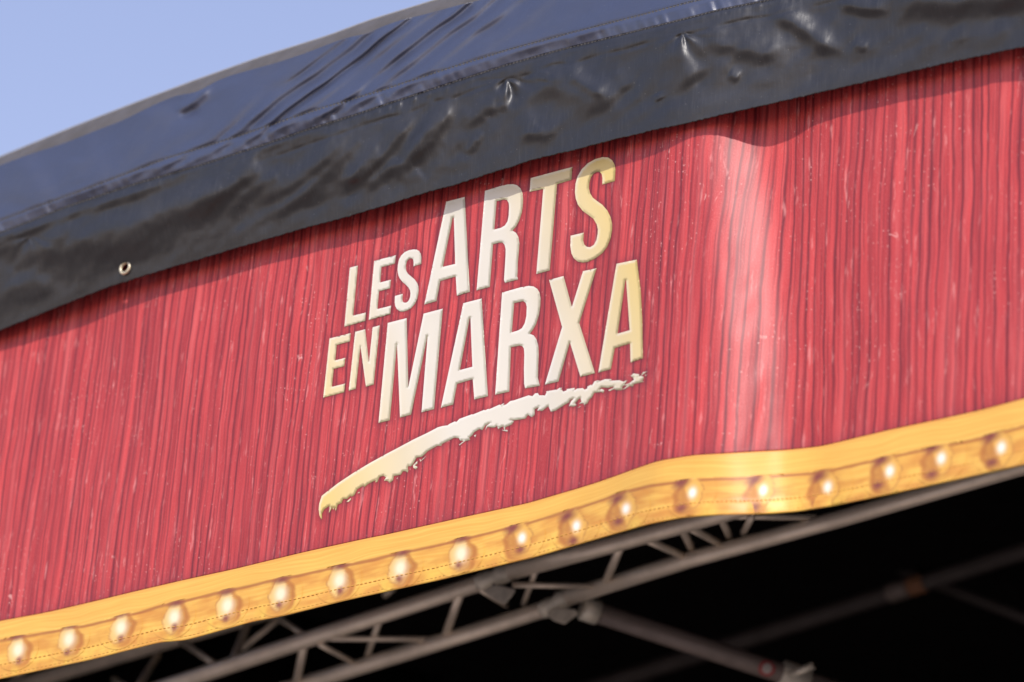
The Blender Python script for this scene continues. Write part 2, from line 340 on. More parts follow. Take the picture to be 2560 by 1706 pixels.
# ------------------------------------------------------------------ the printed banner
banner = thing('advertising_banner', 'red wood-grain banner with cream lettering and golden bulb border under the black valance', 'banner')
GL = []   # letters, filled below: (outline list)
def tr(pts, ox, oy, k): return [(ox + x * k, oy + y * k) for x, y in pts]
C1 = (850, 610, .14031); C2 = (1040, 450, .20408); C3 = (1300, 380, .20408); C4 = (800, 790, .14035); C5 = (930, 740, .21046); C6 = (1220, 680, .20408); C7 = (1360, 640, .20408)
S1 = (790, 1100, .136); S2 = (1070, 960, .136); S3 = (1330, 900, .136)
LETTERS = [
 ('L', 'small cream letter L of the upper line', C1, [[(175,425),(320,388),(235,1280),(462,1225),(448,1375),(78,1478)]]),
 ('E', 'small cream letter E of the upper line', C1, [[(610,305),(997,203),(978,352),(740,415),(717,690),(908,640),(893,792),(697,845),(668,1163),(912,1102),(897,1252),(513,1357)]]),
 ('S', 'small cream letter S of the upper line', C1, [[(1448,360),(1310,402),(1312,330),(1305,285),(1290,262),(1255,258),(1220,275),(1195,310),(1178,370),(1172,430),(1185,490),(1215,540),(1265,580),(1330,635),(1375,700),(1398,760),(1402,820),(1396,900),(1375,985),(1335,1070),(1270,1145),(1190,1190),(1120,1210),(1070,1203),(1015,1165),(985,1110),(975,1040),(978,930),(1120,892),(1112,985),(1118,1030),(1140,1048),(1170,1050),(1200,1038),(1230,1000),(1248,950),(1256,890),(1248,830),(1225,785),(1180,735),(1110,675),(1060,610),(1035,540),(1027,460),(1032,370),(1050,285),(1090,210),(1150,150),(1230,115),(1310,100),(1370,105),(1410,130),(1438,175),(1450,240)]]),
 ('A', 'tall cream letter A of the upper line', C2, [[(370,268),(597,210),(660,1372),(500,1420),(487,1183),(298,1240),(252,1485),(102,1528)], [(450,463),(464,460),(480,1030),(330,1067)]]),
 ('R', 'tall cream letter R of the upper line', C2, [[(845,135),(1040,75),(1130,55),(1190,53),(1240,68),(1280,105),(1303,155),(1312,230),(1308,330),(1295,410),(1265,500),(1225,575),(1180,622),(1225,650),(1255,700),(1268,780),(1262,870),(1248,1020),(1245,1130),(1240,1185),(1252,1220),(1090,1262),(1078,1225),(1085,1120),(1097,930),(1098,850),(1085,795),(1060,768),(1020,768),(945,790),(905,1312),(742,1355)], [(988,262),(1075,240),(1115,248),(1138,290),(1140,340),(1135,440),(1120,510),(1090,558),(1040,588),(960,610)]]),
 ('T', 'tall cream letter T of the upper line', C3, [[(130,322),(642,185),(630,342),(455,395),(365,1452),(200,1497),(285,455),(118,490)]]),
 ('S', 'tall golden letter S of the upper line', C3, [[(1162,358),(1008,402),(1010,320),(1000,270),(975,245),(940,245),(900,268),(870,310),(850,380),(845,450),(860,510),(890,560),(940,600),(1010,650),(1070,720),(1110,800),(1128,880),(1128,960),(1110,1060),(1070,1160),(1010,1240),(930,1300),(840,1345),(770,1357),(710,1345),(660,1305),(630,1245),(617,1160),(620,1028),(782,990),(775,1090),(790,1140),(820,1165),(860,1168),(905,1140),(935,1085),(950,1010),(955,950),(940,890),(900,820),(840,775),(770,725),(710,650),(682,570),(673,490),(680,390),(705,300),(755,215),(830,140),(920,90),(1010,65),(1080,70),(1130,105),(1160,160),(1170,220)]]),
 ('E', 'small golden letter E of the lower line', C4, [[(170,405),(548,308),(535,455),(298,518),(272,795),(452,748),(432,897),(245,945),(212,1265),(450,1207),(430,1360),(58,1457)]]),
 ('N', 'small golden letter N of the lower line', C4, [[(627,285),(805,240),(873,830),(938,205),(1066,170),(957,1222),(818,1262),(722,545),(638,1300),(512,1335)]]),
 ('M', 'tall cream letter M of the lower line', C5, [[(187,322),(413,265),(432,1085),(613,212),(842,152),(738,1345),(588,1385),(661,478),(465,1410),(333,1447),(298,575),(212,1478),(77,1510)]]),
 ('A', 'tall white letter A in the middle of the lower line', C5, [[(1085,88),(1303,32),(1378,1192),(1215,1232),(1197,990),(1012,1045),(965,1290),(818,1330)], [(1160,270),(1170,267),(1192,843),(1045,882)]]),
 ('R', 'tall white letter R of the lower line', C6, [[(172,255),(400,190),(500,172),(560,180),(605,210),(632,255),(645,330),(640,430),(625,530),(590,640),(550,710),(512,760),(560,780),(595,830),(618,920),(622,1020),(615,1180),(612,1300),(635,1395),(455,1428),(443,1370),(440,1200),(445,1010),(440,940),(420,910),(385,903),(282,925),(262,1468),(88,1505)], [(322,383),(430,358),(462,380),(475,430),(470,540),(450,630),(415,690),(370,718),(292,742)]]),
 ('X', 'tall cream letter X of the lower line', C7, [[(62,295),(240,248),(342,625),(478,188),(645,152),(432,825),(625,1437),(447,1483),(318,1060),(178,1540),(11,1578),(222,872)]]),
 ('A', 'tall golden letter A ending the lower line', C7, [[(888,98),(1137,47),(1185,430),(1205,800),(1212,1255),(1060,1308),(1055,1072),(868,1130),(820,1388),(665,1430)], [(998,300),(1007,300),(1050,912),(902,953)]]),
]
STROKE = (tr([(95,1455),(60,1380),(48,1280),(60,1170),(105,1030),(400,800),(700,600),(1000,420),(1300,255),(1500,150),(1780,0)], *S1)
 + tr([(0,895),(180,800),(270,775),(360,765),(390,740),(495,690),(520,705),(575,645),(810,560),(825,565),(1035,478),(1045,490),(1110,460),(1125,468),(1320,380),(1330,392),(1405,350),(1380,398),(1440,378),(1510,318),(1580,305),(1850,212),(1920,228),(1970,175),(2020,172),(2045,212)], *S2)
 + tr([(240,655),(270,590),(255,580),(470,545),(500,515),(550,515),(540,545),(575,585),(640,560),(635,540),(785,515),(780,560),(830,530),(930,520),(970,550),(1015,525),(1020,490),(1090,458),(1100,475),(1150,395),(1200,380),(1255,385),(1210,410),(1340,355),(1470,355),(1440,385),(1610,375),(1690,405),(1720,380),(1770,385),(1735,395),(1718,425),(1690,465),(1790,430),(1870,370),(1865,325),(1812,300),(1865,250),(1975,268),(1960,300),(2010,295),(2060,320),(2045,365),(2010,385),(2065,400),(1870,445),(1855,490),(1800,480),(1690,545),(1672,542),(1760,470),(1690,470),(1660,500),(1660,555),(1560,555),(1500,540),(1430,575),(1400,558),(1480,525),(1515,490),(1400,515),(1280,505),(1225,562),(1280,535),(1330,560),(1310,615),(1280,590),(1200,600),(1150,600),(1100,690),(1050,735),(1020,800),(950,830),(960,800),(900,800),(860,810),(910,770),(890,700),(840,740),(790,800),(820,830),(770,860),(680,850),(720,760),(770,710),(690,745),(690,775),(560,850),(430,935),(350,955),(300,850),(190,940),(95,930),(130,870),(50,910),(50,1010),(0,1055)], *S3)
 + tr([(1840,570),(1790,640),(1600,670),(1520,665),(1580,690),(1540,745),(1420,800),(1415,850),(1400,850),(1390,780),(1340,800),(1290,835),(1270,770),(1230,805),(1090,795),(1050,858),(1078,770),(1150,720),(1060,760),(1000,850),(950,830),(850,890),(810,950),(760,990),(780,1030),(690,1050),(580,1132),(570,1120),(660,1050),(590,1040),(570,1000),(490,990),(350,1055),(250,1110),(250,1140),(170,1140),(0,1235)], *S2)
 + tr([(1950,310),(1850,325),(1790,440),(1740,490),(1700,480),(1690,520),(1700,570),(1680,605),(1665,580),(1600,575),(1560,640),(1430,665),(1420,740),(1350,795),(1330,760),(1250,750),(1290,690),(1240,660),(1170,680),(1130,770),(1090,785),(1100,740),(960,810),(890,870),(870,840),(760,910),(710,1010),(650,1050),(640,1025),(570,1090),(500,1085),(470,1160),(400,1190),(380,1270),(360,1312),(350,1240),(320,1290),(300,1240),(250,1330),(235,1342),(250,1270),(250,1210),(150,1280),(110,1360),(112,1452)], *S1))
ISLES = [tr(p, *S1) for p in ([(1905,345),(1930,380),(2035,285),(1980,350),(1915,405)], [(1785,470),(1860,390),(1865,440),(1820,470),(1870,500),(1840,545),(1790,515)], [(560,1140),(640,1070),(645,1100),(600,1145)], [(760,985),(800,952),(800,980)], [(1480,712),(1505,690),(1500,722)])] \
      + [tr(p, *S2) for p in ([(845,950),(887,932),(870,985)], [(1350,850),(1462,848),(1462,882),(1400,866)])] \
      + [tr(p, *S3) for p in ([(835,885),(895,845),(880,872)], [(2005,275),(2040,230),(2135,212),(2080,240),(2030,280)], [(2068,282),(2115,268),(2090,300)])]

def resample(loop, step):
    out = []
    for a, b in zip(loop, loop[1:] + loop[:1]):
        n = max(1, int(math.hypot(b[0] - a[0], b[1] - a[1]) / step))
        out += [(a[0] + (b[0] - a[0]) * i / n, a[1] + (b[1] - a[1]) * i / n) for i in range(n)]
    return out
def inside(px, py, loops):
    r = np.zeros(px.shape, bool)
    for lp in loops:
        p = np.array(lp); q = np.roll(p, -1, 0)
        for (x0, y0), (x1, y1) in zip(p, q):
            if y0 == y1: continue
            c = ((y0 > py) != (y1 > py)) & (px < (x1 - x0) * (py - y0) / (y1 - y0) + x0)
            r ^= c
    return r
def loop_dist(px, py, loops):
    best = np.full(px.shape, 1e9); gx = np.zeros(px.shape); gy = np.zeros(px.shape)
    for lp in loops:
        p = np.array(lp); q = np.roll(p, -1, 0)
        for a, b in zip(p, q):
            ab = b - a; l2 = max(ab @ ab, 1e-9)
            t = np.clip(((px - a[0]) * ab[0] + (py - a[1]) * ab[1]) / l2, 0, 1)
            dx = a[0] + t * ab[0] - px; dy = a[1] + t * ab[1] - py; d = dx * dx + dy * dy
            m = d < best; best = np.where(m, d, best); gx = np.where(m, dx, gx); gy = np.where(m, dy, gy)
    d = np.sqrt(best); return d, gx / np.maximum(d, 1e-6), gy / np.maximum(d, 1e-6)

LIFT = 0.0009
def print_mesh(name, loops, step=3.5, bev=8.0):
    """Flat ink on the banner: a fine sheet that lies on the cloth, with its printed bevel as ink colour."""
    bl = [resample(l, step) for l in loops]
    pts = []; edges = []
    for l in bl:
        k = len(pts); pts += l; edges += [(k + i, k + (i + 1) % len(l)) for i in range(len(l))]
    A = np.array(pts); x0, y0 = A.min(0); x1, y1 = A.max(0)
    gx, gy = np.meshgrid(np.arange(x0, x1, step), np.arange(y0, y1, step)); gx = gx.ravel() + rng.uniform(-.3, .3, gx.size); gy = gy.ravel() + rng.uniform(-.3, .3, gy.size)
    m = inside(gx, gy, loops); gx, gy = gx[m], gy[m]
    d, _, _ = loop_dist(gx, gy, loops); m = d > 1.3; gx, gy = gx[m], gy[m]
    allp = [Vector(p) for p in pts] + [Vector((a, b)) for a, b in zip(gx, gy)]
    V, E, Fc, _, _, _ = delaunay_2d_cdt(allp, edges, [], 0, 1e-4)
    V = np.array([(v.x, v.y) for v in V]); T = np.array([f for f in Fc if len(f) == 3])
    c = V[T].mean(1); T = T[inside(c[:, 0], c[:, 1], loops)]
    a, b, cc = V[T[:, 0]], V[T[:, 1]], V[T[:, 2]]
    ar = (b[:, 0] - a[:, 0]) * (cc[:, 1] - a[:, 1]) - (b[:, 1] - a[:, 1]) * (cc[:, 0] - a[:, 0])
    T = T[abs(ar) > 1e-6]; ar = ar[abs(ar) > 1e-6]
    T = np.where((ar > 0)[:, None], T[:, ::-1], T)          # image y runs down: face the square
    px, py = V[:, 0], V[:, 1]
    P = at(px, py, billow(px, py) + LIFT)
    # ink
    d, nx, ny = loop_dist(px, py, loops)
    ctr = V[T].mean(1)
    edge = np.clip((bev - d) / (0.5 * bev), 0, 1); edge = np.where(d < 0.05, 1, edge)
    # outward direction at the rim: for rim vertices take it from just inside
    onr = d < 0.05
    if onr.any():
        rp = []; rn = []
        for l in bl:
            q = np.array(l); tg = np.roll(q, -1, 0) - q; tg2 = q - np.roll(q, 1, 0)
            tg = tg / np.maximum(np.linalg.norm(tg, axis=1), 1e-6)[:, None] + tg2 / np.maximum(np.linalg.norm(tg2, axis=1), 1e-6)[:, None]
            tg /= np.maximum(np.linalg.norm(tg, axis=1), 1e-6)[:, None]
            nn = np.stack([-tg[:, 1], tg[:, 0]], -1); tst = q + nn * 0.6
            nn = np.where(inside(tst[:, 0], tst[:, 1], loops)[:, None], -nn, nn); rp.append(q); rn.append(nn)
        rp = np.concatenate(rp); rn = np.concatenate(rn); ii = np.where(onr)[0]
        near = np.argmin(((V[ii][:, None] - rp[None]) ** 2).sum(-1), 1)
        nx[ii] = rn[near, 0]; ny[ii] = rn[near, 1]
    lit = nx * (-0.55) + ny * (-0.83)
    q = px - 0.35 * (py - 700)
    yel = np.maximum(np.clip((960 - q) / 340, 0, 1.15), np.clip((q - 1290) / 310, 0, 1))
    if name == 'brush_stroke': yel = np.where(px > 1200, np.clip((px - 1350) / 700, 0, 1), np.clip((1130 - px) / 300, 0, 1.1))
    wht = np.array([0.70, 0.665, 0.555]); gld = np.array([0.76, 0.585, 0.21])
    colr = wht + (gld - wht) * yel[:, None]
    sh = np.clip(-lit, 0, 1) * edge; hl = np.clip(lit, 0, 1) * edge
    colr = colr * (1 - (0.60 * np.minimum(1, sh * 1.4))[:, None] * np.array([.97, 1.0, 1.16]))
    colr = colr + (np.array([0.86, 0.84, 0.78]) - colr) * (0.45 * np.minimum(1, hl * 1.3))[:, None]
    me = bpy.data.meshes.new(name); me.from_pydata(P.tolist(), [], T.tolist()); me.update(); smooth(me)
    s, z = wcoord(P)
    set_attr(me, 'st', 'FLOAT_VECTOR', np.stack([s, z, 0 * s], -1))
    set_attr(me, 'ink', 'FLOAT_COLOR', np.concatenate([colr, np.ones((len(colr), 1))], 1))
    return me
ALL_LOOPS = [tr(l, *c) for _, _, c, ls in LETTERS for l in ls] + [STROKE] + ISLES

# red field
yt = C_VAL(XC) - 90; yb = C_GOLD(XC)
rows = np.linspace(0, 1, 250)[:, None]
PX = np.broadcast_to(XC, (250, len(XC))); PY = yt + (yb - yt) * rows
Pb = at(PX, PY, billow(PX, PY)); s_, z_ = wcoord(Pb)
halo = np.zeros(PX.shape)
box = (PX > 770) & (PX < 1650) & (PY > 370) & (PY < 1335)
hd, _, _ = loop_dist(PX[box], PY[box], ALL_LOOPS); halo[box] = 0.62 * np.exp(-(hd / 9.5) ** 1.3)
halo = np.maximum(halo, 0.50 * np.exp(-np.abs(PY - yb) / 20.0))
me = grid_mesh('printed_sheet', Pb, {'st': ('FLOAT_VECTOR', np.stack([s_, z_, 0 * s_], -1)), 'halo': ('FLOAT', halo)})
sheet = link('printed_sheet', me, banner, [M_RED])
# golden frame printed along the foot, two boards tall, with the turned-up hem
tl = np.concatenate([np.linspace(0, .37, 12)[:-1], np.linspace(.37, 1, 22)])[:, None]
ya, yl, yz = C_GOLD(XC), C_LINE(XC), C_BOT(XC)
PX2 = np.broadcast_to(XC, (len(tl), len(XC)))
PY2 = np.where(tl < .37, ya + (yl - ya) * tl / .37, yl + (yz - yl) * (tl - .37) / .63)
puck = 0.004 * np.maximum(0, vnoise(PX2 / 38.0, PY2 * 0 + 4, 21)) * np.clip((PX2 - 1650) / 200, 0, 1) * np.clip((2330 - PX2) / 200, 0, 1) * np.clip((tl - .72) / .2, 0, 1)
off2 = billow(PX2, PY2) + 0.0003 + puck + 0.003 * np.clip((tl - .74) / .06, 0, 1)
Pg = at(PX2, PY2, off2); s_, z_ = wcoord(Pg)
ink0 = np.zeros(PX2.shape + (4,))
me = grid_mesh('border_strip', Pg, {'st': ('FLOAT_VECTOR', np.stack([s_, np.broadcast_to(tl, s_.shape), 0 * s_], -1)), 'ink': ('FLOAT_COLOR', ink0)})
border = link('border_strip', me, banner, [M_GOLD]); border['label'] = 'golden plank border with a row of printed bulbs'
for o in (sheet, border):
    md = o.modifiers.new('thickness', 'SOLIDIFY'); md.thickness = 0.0012; md.offset = -1
for ch, lab, c, ls in LETTERS:
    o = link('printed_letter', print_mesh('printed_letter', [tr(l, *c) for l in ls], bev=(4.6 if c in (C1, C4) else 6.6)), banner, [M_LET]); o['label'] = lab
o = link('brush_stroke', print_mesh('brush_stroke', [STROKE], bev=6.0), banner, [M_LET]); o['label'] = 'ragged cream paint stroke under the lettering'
for lp in ISLES:
    o = link('paint_fleck', print_mesh('brush_stroke', [lp], step=2.5, bev=4.0), banner, [M_LET])

# printed bulbs in the lower board
BULBS = [(43,1626),(170,1600),(300,1571),(433,1545),(566,1516),(699,1487),(846,1453),(998,1422),(1150,1387),(1302,1347),(1438,1317),(1562,1274),(1728,1234),(1905,1228),(2066,1220),(2221,1180),(2350,1148),(2500,1121),(2640,1090),(-85,1653)]
def bulb(bx, by, i):
    rg = np.random.default_rng(100 + i)
    sc = 0.86 + 0.26 * np.clip(bx / 2560, 0, 1)
    nr, na = 15, 40
    rr = np.linspace(0, 1, nr)[:, None]; aa = np.linspace(0, 2 * math.pi, na, endpoint=False)[None]
    X = rr * np.cos(aa); Y = rr * np.sin(aa)                    # unit disc, y down
    px = bx + X * 62 * sc; py = by + Y * 58 * sc - X * 62 * sc * 0.21
    top = C_LINE(px) - 6; bot = C_BOT(px) - 3
    py = np.clip(py, top, bot)
    lx, ly = X * 1.0, (py - by + X * 62 * sc * 0.21) / (58 * sc)
    # drop-shaped glass, pointed at the top
    w = 0.46 * np.clip(1 - 0.55 * np.clip(-ly - 0.1, 0, 1) / 0.75, 0, 1)
    tl_ = rg.uniform(-.18, .05) ; rad = np.hypot((lx - tl_ * ly) / np.maximum(w, .05), (ly + 0.02) / 0.74)
    rad = rad * (1 + 0.05 * np.cos(5 * aa + rg.uniform(0, 6)) + 0.03 * np.cos(9 * aa + rg.uniform(0, 6)))
    glass = np.clip((1.08 - rad) / 0.22, 0, 1)
    fil = np.exp(-(((lx - 0.05) / (0.24 if i < 9 else 0.14)) ** 2 + ((ly + 0.02) / (0.34 if i < 9 else 0.20)) ** 2))
    gold = np.array([0.74, 0.40, 0.085]); cream = np.array([0.80, 0.52, 0.16]) if i < 9 else np.array([0.76, 0.42, 0.075]); hot = np.array([0.92, 0.80, 0.55]) if i < 9 else np.array([0.97, 0.92, 0.80]); dark = np.array([0.20, 0.040, 0.035]); brown = np.array([0.46, 0.17, 0.030])
    c = np.broadcast_to(gold, lx.shape + (3,)).copy(); a = np.zeros(lx.shape)
    def lay(col, al):
        nonlocal c, a
        na_ = al + a * (1 - al)
        c = np.where(na_[..., None] > 1e-4, (col * al[..., None] + c * (a * (1 - al))[..., None]) / np.maximum(na_, 1e-4)[..., None], c); a = na_
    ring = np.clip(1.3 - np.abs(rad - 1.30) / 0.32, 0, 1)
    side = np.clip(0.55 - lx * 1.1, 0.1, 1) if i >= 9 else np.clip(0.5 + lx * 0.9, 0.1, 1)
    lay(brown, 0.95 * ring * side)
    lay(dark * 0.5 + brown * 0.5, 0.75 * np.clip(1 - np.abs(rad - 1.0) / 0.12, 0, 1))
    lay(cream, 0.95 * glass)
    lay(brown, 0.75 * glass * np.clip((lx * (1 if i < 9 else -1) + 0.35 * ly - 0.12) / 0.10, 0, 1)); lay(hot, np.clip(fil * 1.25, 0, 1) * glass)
    j = rg.uniform(-.09, .09, 4)
    sx = -0.30 if i >= 9 else 0.06
    t1 = np.clip(1.25 - np.hypot((lx - sx - j[0] + 0.25 * (ly + .6)) / 0.40, (ly + 0.62 + (0.04 if i < 9 else -0.10)) / (0.19 if i < 9 else 0.26)), 0, 1)
    lay(dark, 0.92 * t1)
    t2 = np.clip(1.25 - np.hypot((lx - (-0.30 if i >= 11 else -0.02) - j[1]) / (0.17 if i < 9 else 0.25), (ly - 0.52 - j[2]) / 0.21), 0, 1)
    lay(dark, 0.92 * t2)
    fade = np.clip((1 - rr) / 0.16, 0, 1)
    a = a * fade
    P = at(px, py, billow(px, py) + 0.0003 + 0.003 * np.clip(((py - C_LINE(px)) / (C_BOT(px) - C_LINE(px)) * .63 + .37 - .74) / .06, 0, 1) + LIFT)
    tv = np.where(True, .37 + .63 * (py - C_LINE(px)) / (C_BOT(px) - C_LINE(px)), 0)
    s, _z = wcoord(P)
    V = [P[0, 0]] + [P[r, k] for r in range(1, nr) for k in range(na)]
    flat = lambda q: np.concatenate([q[0:1, 0], q[1:].reshape((-1,) + q.shape[2:])])
    Fs = [(0, 1 + (k + 1) % na, 1 + k) for k in range(na)]
    for r in range(1, nr - 1):
        for k in range(na):
            a0 = 1 + (r - 1) * na + k; a1 = 1 + (r - 1) * na + (k + 1) % na
            Fs.append((a0, a1, a1 + na, a0 + na))
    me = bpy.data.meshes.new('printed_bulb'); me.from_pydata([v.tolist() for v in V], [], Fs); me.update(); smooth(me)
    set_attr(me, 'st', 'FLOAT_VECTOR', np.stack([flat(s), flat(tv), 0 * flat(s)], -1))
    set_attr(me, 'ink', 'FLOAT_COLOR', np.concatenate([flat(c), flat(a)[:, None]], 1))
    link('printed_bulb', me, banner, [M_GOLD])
for i, (bx, by) in enumerate(sorted(BULBS)): bulb(bx, by, i - 1)

# small boxes laid along a seam
def stitch_run(name, cf, offf, x0, x1, pitch, ln, hw, mat, parent, lift=0.0016):
    V = []; Fs = []; x = x0
    while x < x1:
        l = ln * random.uniform(.75, 1.15); xa, xb = x, x + l
        ya_, yb_ = float(cf(xa)), float(cf(xb)); o_ = float(offf(0.5 * (xa + xb), 0.5 * (ya_ + yb_)))
        k = len(V)
        for (qx, qy) in ((xa, ya_ - hw), (xb, yb_ - hw), (xb, yb_ + hw), (xa, ya_ + hw)):
            V.append(at(qx, qy, o_ + lift).tolist())
        for (qx, qy) in ((xa - 1, ya_ - hw - .8), (xb + 1, yb_ - hw - .8), (xb + 1, yb_ + hw + .8), (xa - 1, ya_ + hw + .8)):
            V.append(at(qx, qy, o_ - 0.0004).tolist())
        Fs += [(k, k + 3, k + 2, k + 1)] + [(k + i, k + (i + 1) % 4, k + 4 + (i + 1) % 4, k + 4 + i) for i in range(4)]
        x += pitch * random.uniform(.92, 1.08)
    me = bpy.data.meshes.new(name); me.from_pydata(V, [], Fs); me.update()
    o = link(name, me, parent, [mat]); o['kind'] = 'stuff'; return o
def off_border(x, y):
    return billow(x, y) + 0.0035
for tt in (0.76, 0.94):
    stitch_run('hem_stitching', lambda x, tt=tt: C_LINE(x) + (C_BOT(x) - C_LINE(x)) * (tt - .37) / .63, off_border, -140, 2700, 11, 5.0, 0.3, M_GTHREAD, banner, 0.0007)

# ------------------------------------------------------------------ black canopy skirt: slanting roof strip above the seam, valance below it
canopy = thing('canopy_tarpaulin', 'black vinyl canopy edge with stitched seam and crumpled valance above the red banner', 'tarpaulin')
# (side of the line that is dark/bright, path, height m, half width px)
FOLDS = [
 ('b', [(0,631),(165,576),(329,537),(494,472),(631,395)], .016, 34), ('d', [(-100,640),(0,598),(329,494),(494,433)], .006, 16),
 ('d', [(430,552),(548,494),(686,417)], .012, 22), ('b', [(548,560),(603,483),(740,395)], .006, 13),
 ('d', [(631,532),(768,450),(905,318)], .013, 20), ('b', [(642,537),(713,510),(823,417),(921,324)], .009, 13),
 ('d', [(823,470),(878,450),(960,340)], .010, 15), ('b', [(905,466),(950,430),(1000,384)], .005, 10),
 ('d', [(842,467),(906,446),(970,382),(1055,276)], .012, 17), ('b', [(949,442),(1012,395),(1097,263)], .008, 13),
 ('d', [(1012,425),(1076,361),(1140,255)], .009, 16), ('b', [(1165,382),(1195,331)], .004, 8), ('d', [(1180,390),(1205,330)], .003, 8),
 ('b', [(1225,285),(1235,240),(1262,206)], .007, 12), ('d', [(1150,330),(1200,300),(1225,240)], .006, 16),
 ('b', [(1250,276),(1262,235),(1268,200)], .006, 9),
 ('b', [(1276,212),(1331,297),(1395,319)], .010, 26), ('d', [(1310,204),(1395,240),(1480,265),(1565,274)], .015, 30),
 ('d', [(1365,180),(1357,212)], .004, 8), ('d', [(1420,166),(1437,204),(1522,258)], .009, 12),
 ('b', [(1300,330),(1345,325),(1355,300)], .004, 9),
 ('d', [(1649,112),(1707,170),(1740,230)], .009, 27), 
 ('d', [(1730,85),(1805,125),(1917,147),(1971,179)], .011, 22), 
 ('d', [(1917,40),(1984,67),(2064,125),(2127,143)], .012, 17), 
 ('d', [(2087,9),(2140,27),(2230,36)], .010, 14), ('d', [(2180,0),(2230,22),(2364,28),(2560,8),(2700,-14)], .024, 36), ('b', [(2230,70),(2364,75),(2560,60)], .006, 30),
 ('d', [(1540,180),(1570,240)], .004, 12), ('d', [(1820,190),(1850,205)], .004, 9), ('d', [(1640,240),(1650,258)], .004, 8), ('d', [(2130,115),(2170,130)], .004, 10),
 ('d', [(1000,470),(1060,440)], .004, 14), ('d', [(100,690),(260,650),(420,600)], .006, 30), ('b', [(-60,720),(60,690),(150,665)], .006, 26),
]
FOLDS_UP = [('r', [(436,284),(480,257),(532,208)], .012, 9), ('v', [(445,296),(500,264)], .006, 9), ('r', [(186,390),(190,430),(203,466)], .004, 20), ('r', [(70,385),(60,450),(40,520)], .005, 24)]
# gathers that start at the seam and fan up to the right: (place on the seam in px, height m, reach px)
GATHERS = [(-400,.006),(-200,.006),(-60,.006),(70,.007),(190,.007),(285,.008),(362,.011),(452,.014),(565,.016),(640,.010),(752,.017),(850,.013),(975,.013),(1110,.007),(1260,.006),(1430,.007),(1640,.006),(1850,.006),(2100,.006),(2400,.006),(2700,.006)]
def gathers(px, py):
    hgt = np.maximum(C_SEAM(px) - py, 0.0)
    xs = px - 2.1 * hgt
    for _ in range(1):
        c = np.interp(xs, [-200, 0, 180, 330, 430, 850, 1200, 1700], [0.0, 0.3, 1.0, 2.0, 2.45, 2.05, 1.6, 1.4])
        xs = px - c * hgt
    xs = xs + 26.0 * vnoise(px / 170.0, py / 120.0, 44) + 8.0 * vnoise(px / 60.0, py / 45.0, 45)
    gx = [g_[0] for g_ in GATHERS]; ph = np.interp(xs, gx, np.arange(len(gx))); amp = np.interp(xs, gx, [g_[1] for g_ in GATHERS])
    fr = ph - np.round(ph); fr = np.where(fr < 0, fr * 0.92, fr * 1.08)                 # one flank a little steeper
    r = amp * (0.5 + 0.5 * np.cos(2 * math.pi * np.clip(fr, -.5, .5))) ** 1.1
    r = r * (0.80 + 0.45 * vnoise(px / 130.0 + 4, py / 95.0, 46)) * 0.82
    return r * (0.35 + 0.65 * np.clip(hgt / 70.0, 0, 1)) * (1 - 0.35 * np.clip((hgt - 120) / 120.0, 0, 1))
def fold_sum(px, py, folds, gain=1.05):
    r = np.zeros(px.shape)
    for kind, path, amp, w in folds:
        xs = [p[0] for p in path]; ys = [p[1] for p in path]
        m = (px > min(xs) - 6 * w) & (px < max(xs) + 6 * w) & (py > min(ys) - 6 * w) & (py < max(ys) + 6 * w)
        if not m.any(): continue
        amp = amp * gain
        if kind == 'b': w = w * 1.25
        if kind in 'rv': w = w * 1.3
        sh = {'d': -0.7 * w, 'b': 0.7 * w}.get(kind, 0.0)
        if kind == 'v': amp = -amp
        d, side, t = seg_dist(px[m], py[m], [(a, b + sh) for a, b in path])
        tap = np.clip(np.minimum(t, 1 - t) / 0.30, 0, 1); tap = 0.05 + 0.95 * tap * tap * (3 - 2 * tap)
        sharp = np.where(side > 0, 1.15, 1.9 if kind == 'd' else 1.0)    # slack above, crisp below
        r[m] += amp * tap * np.exp(-(d / (w * sharp)) ** 2)
    return r
GAP = 0.046
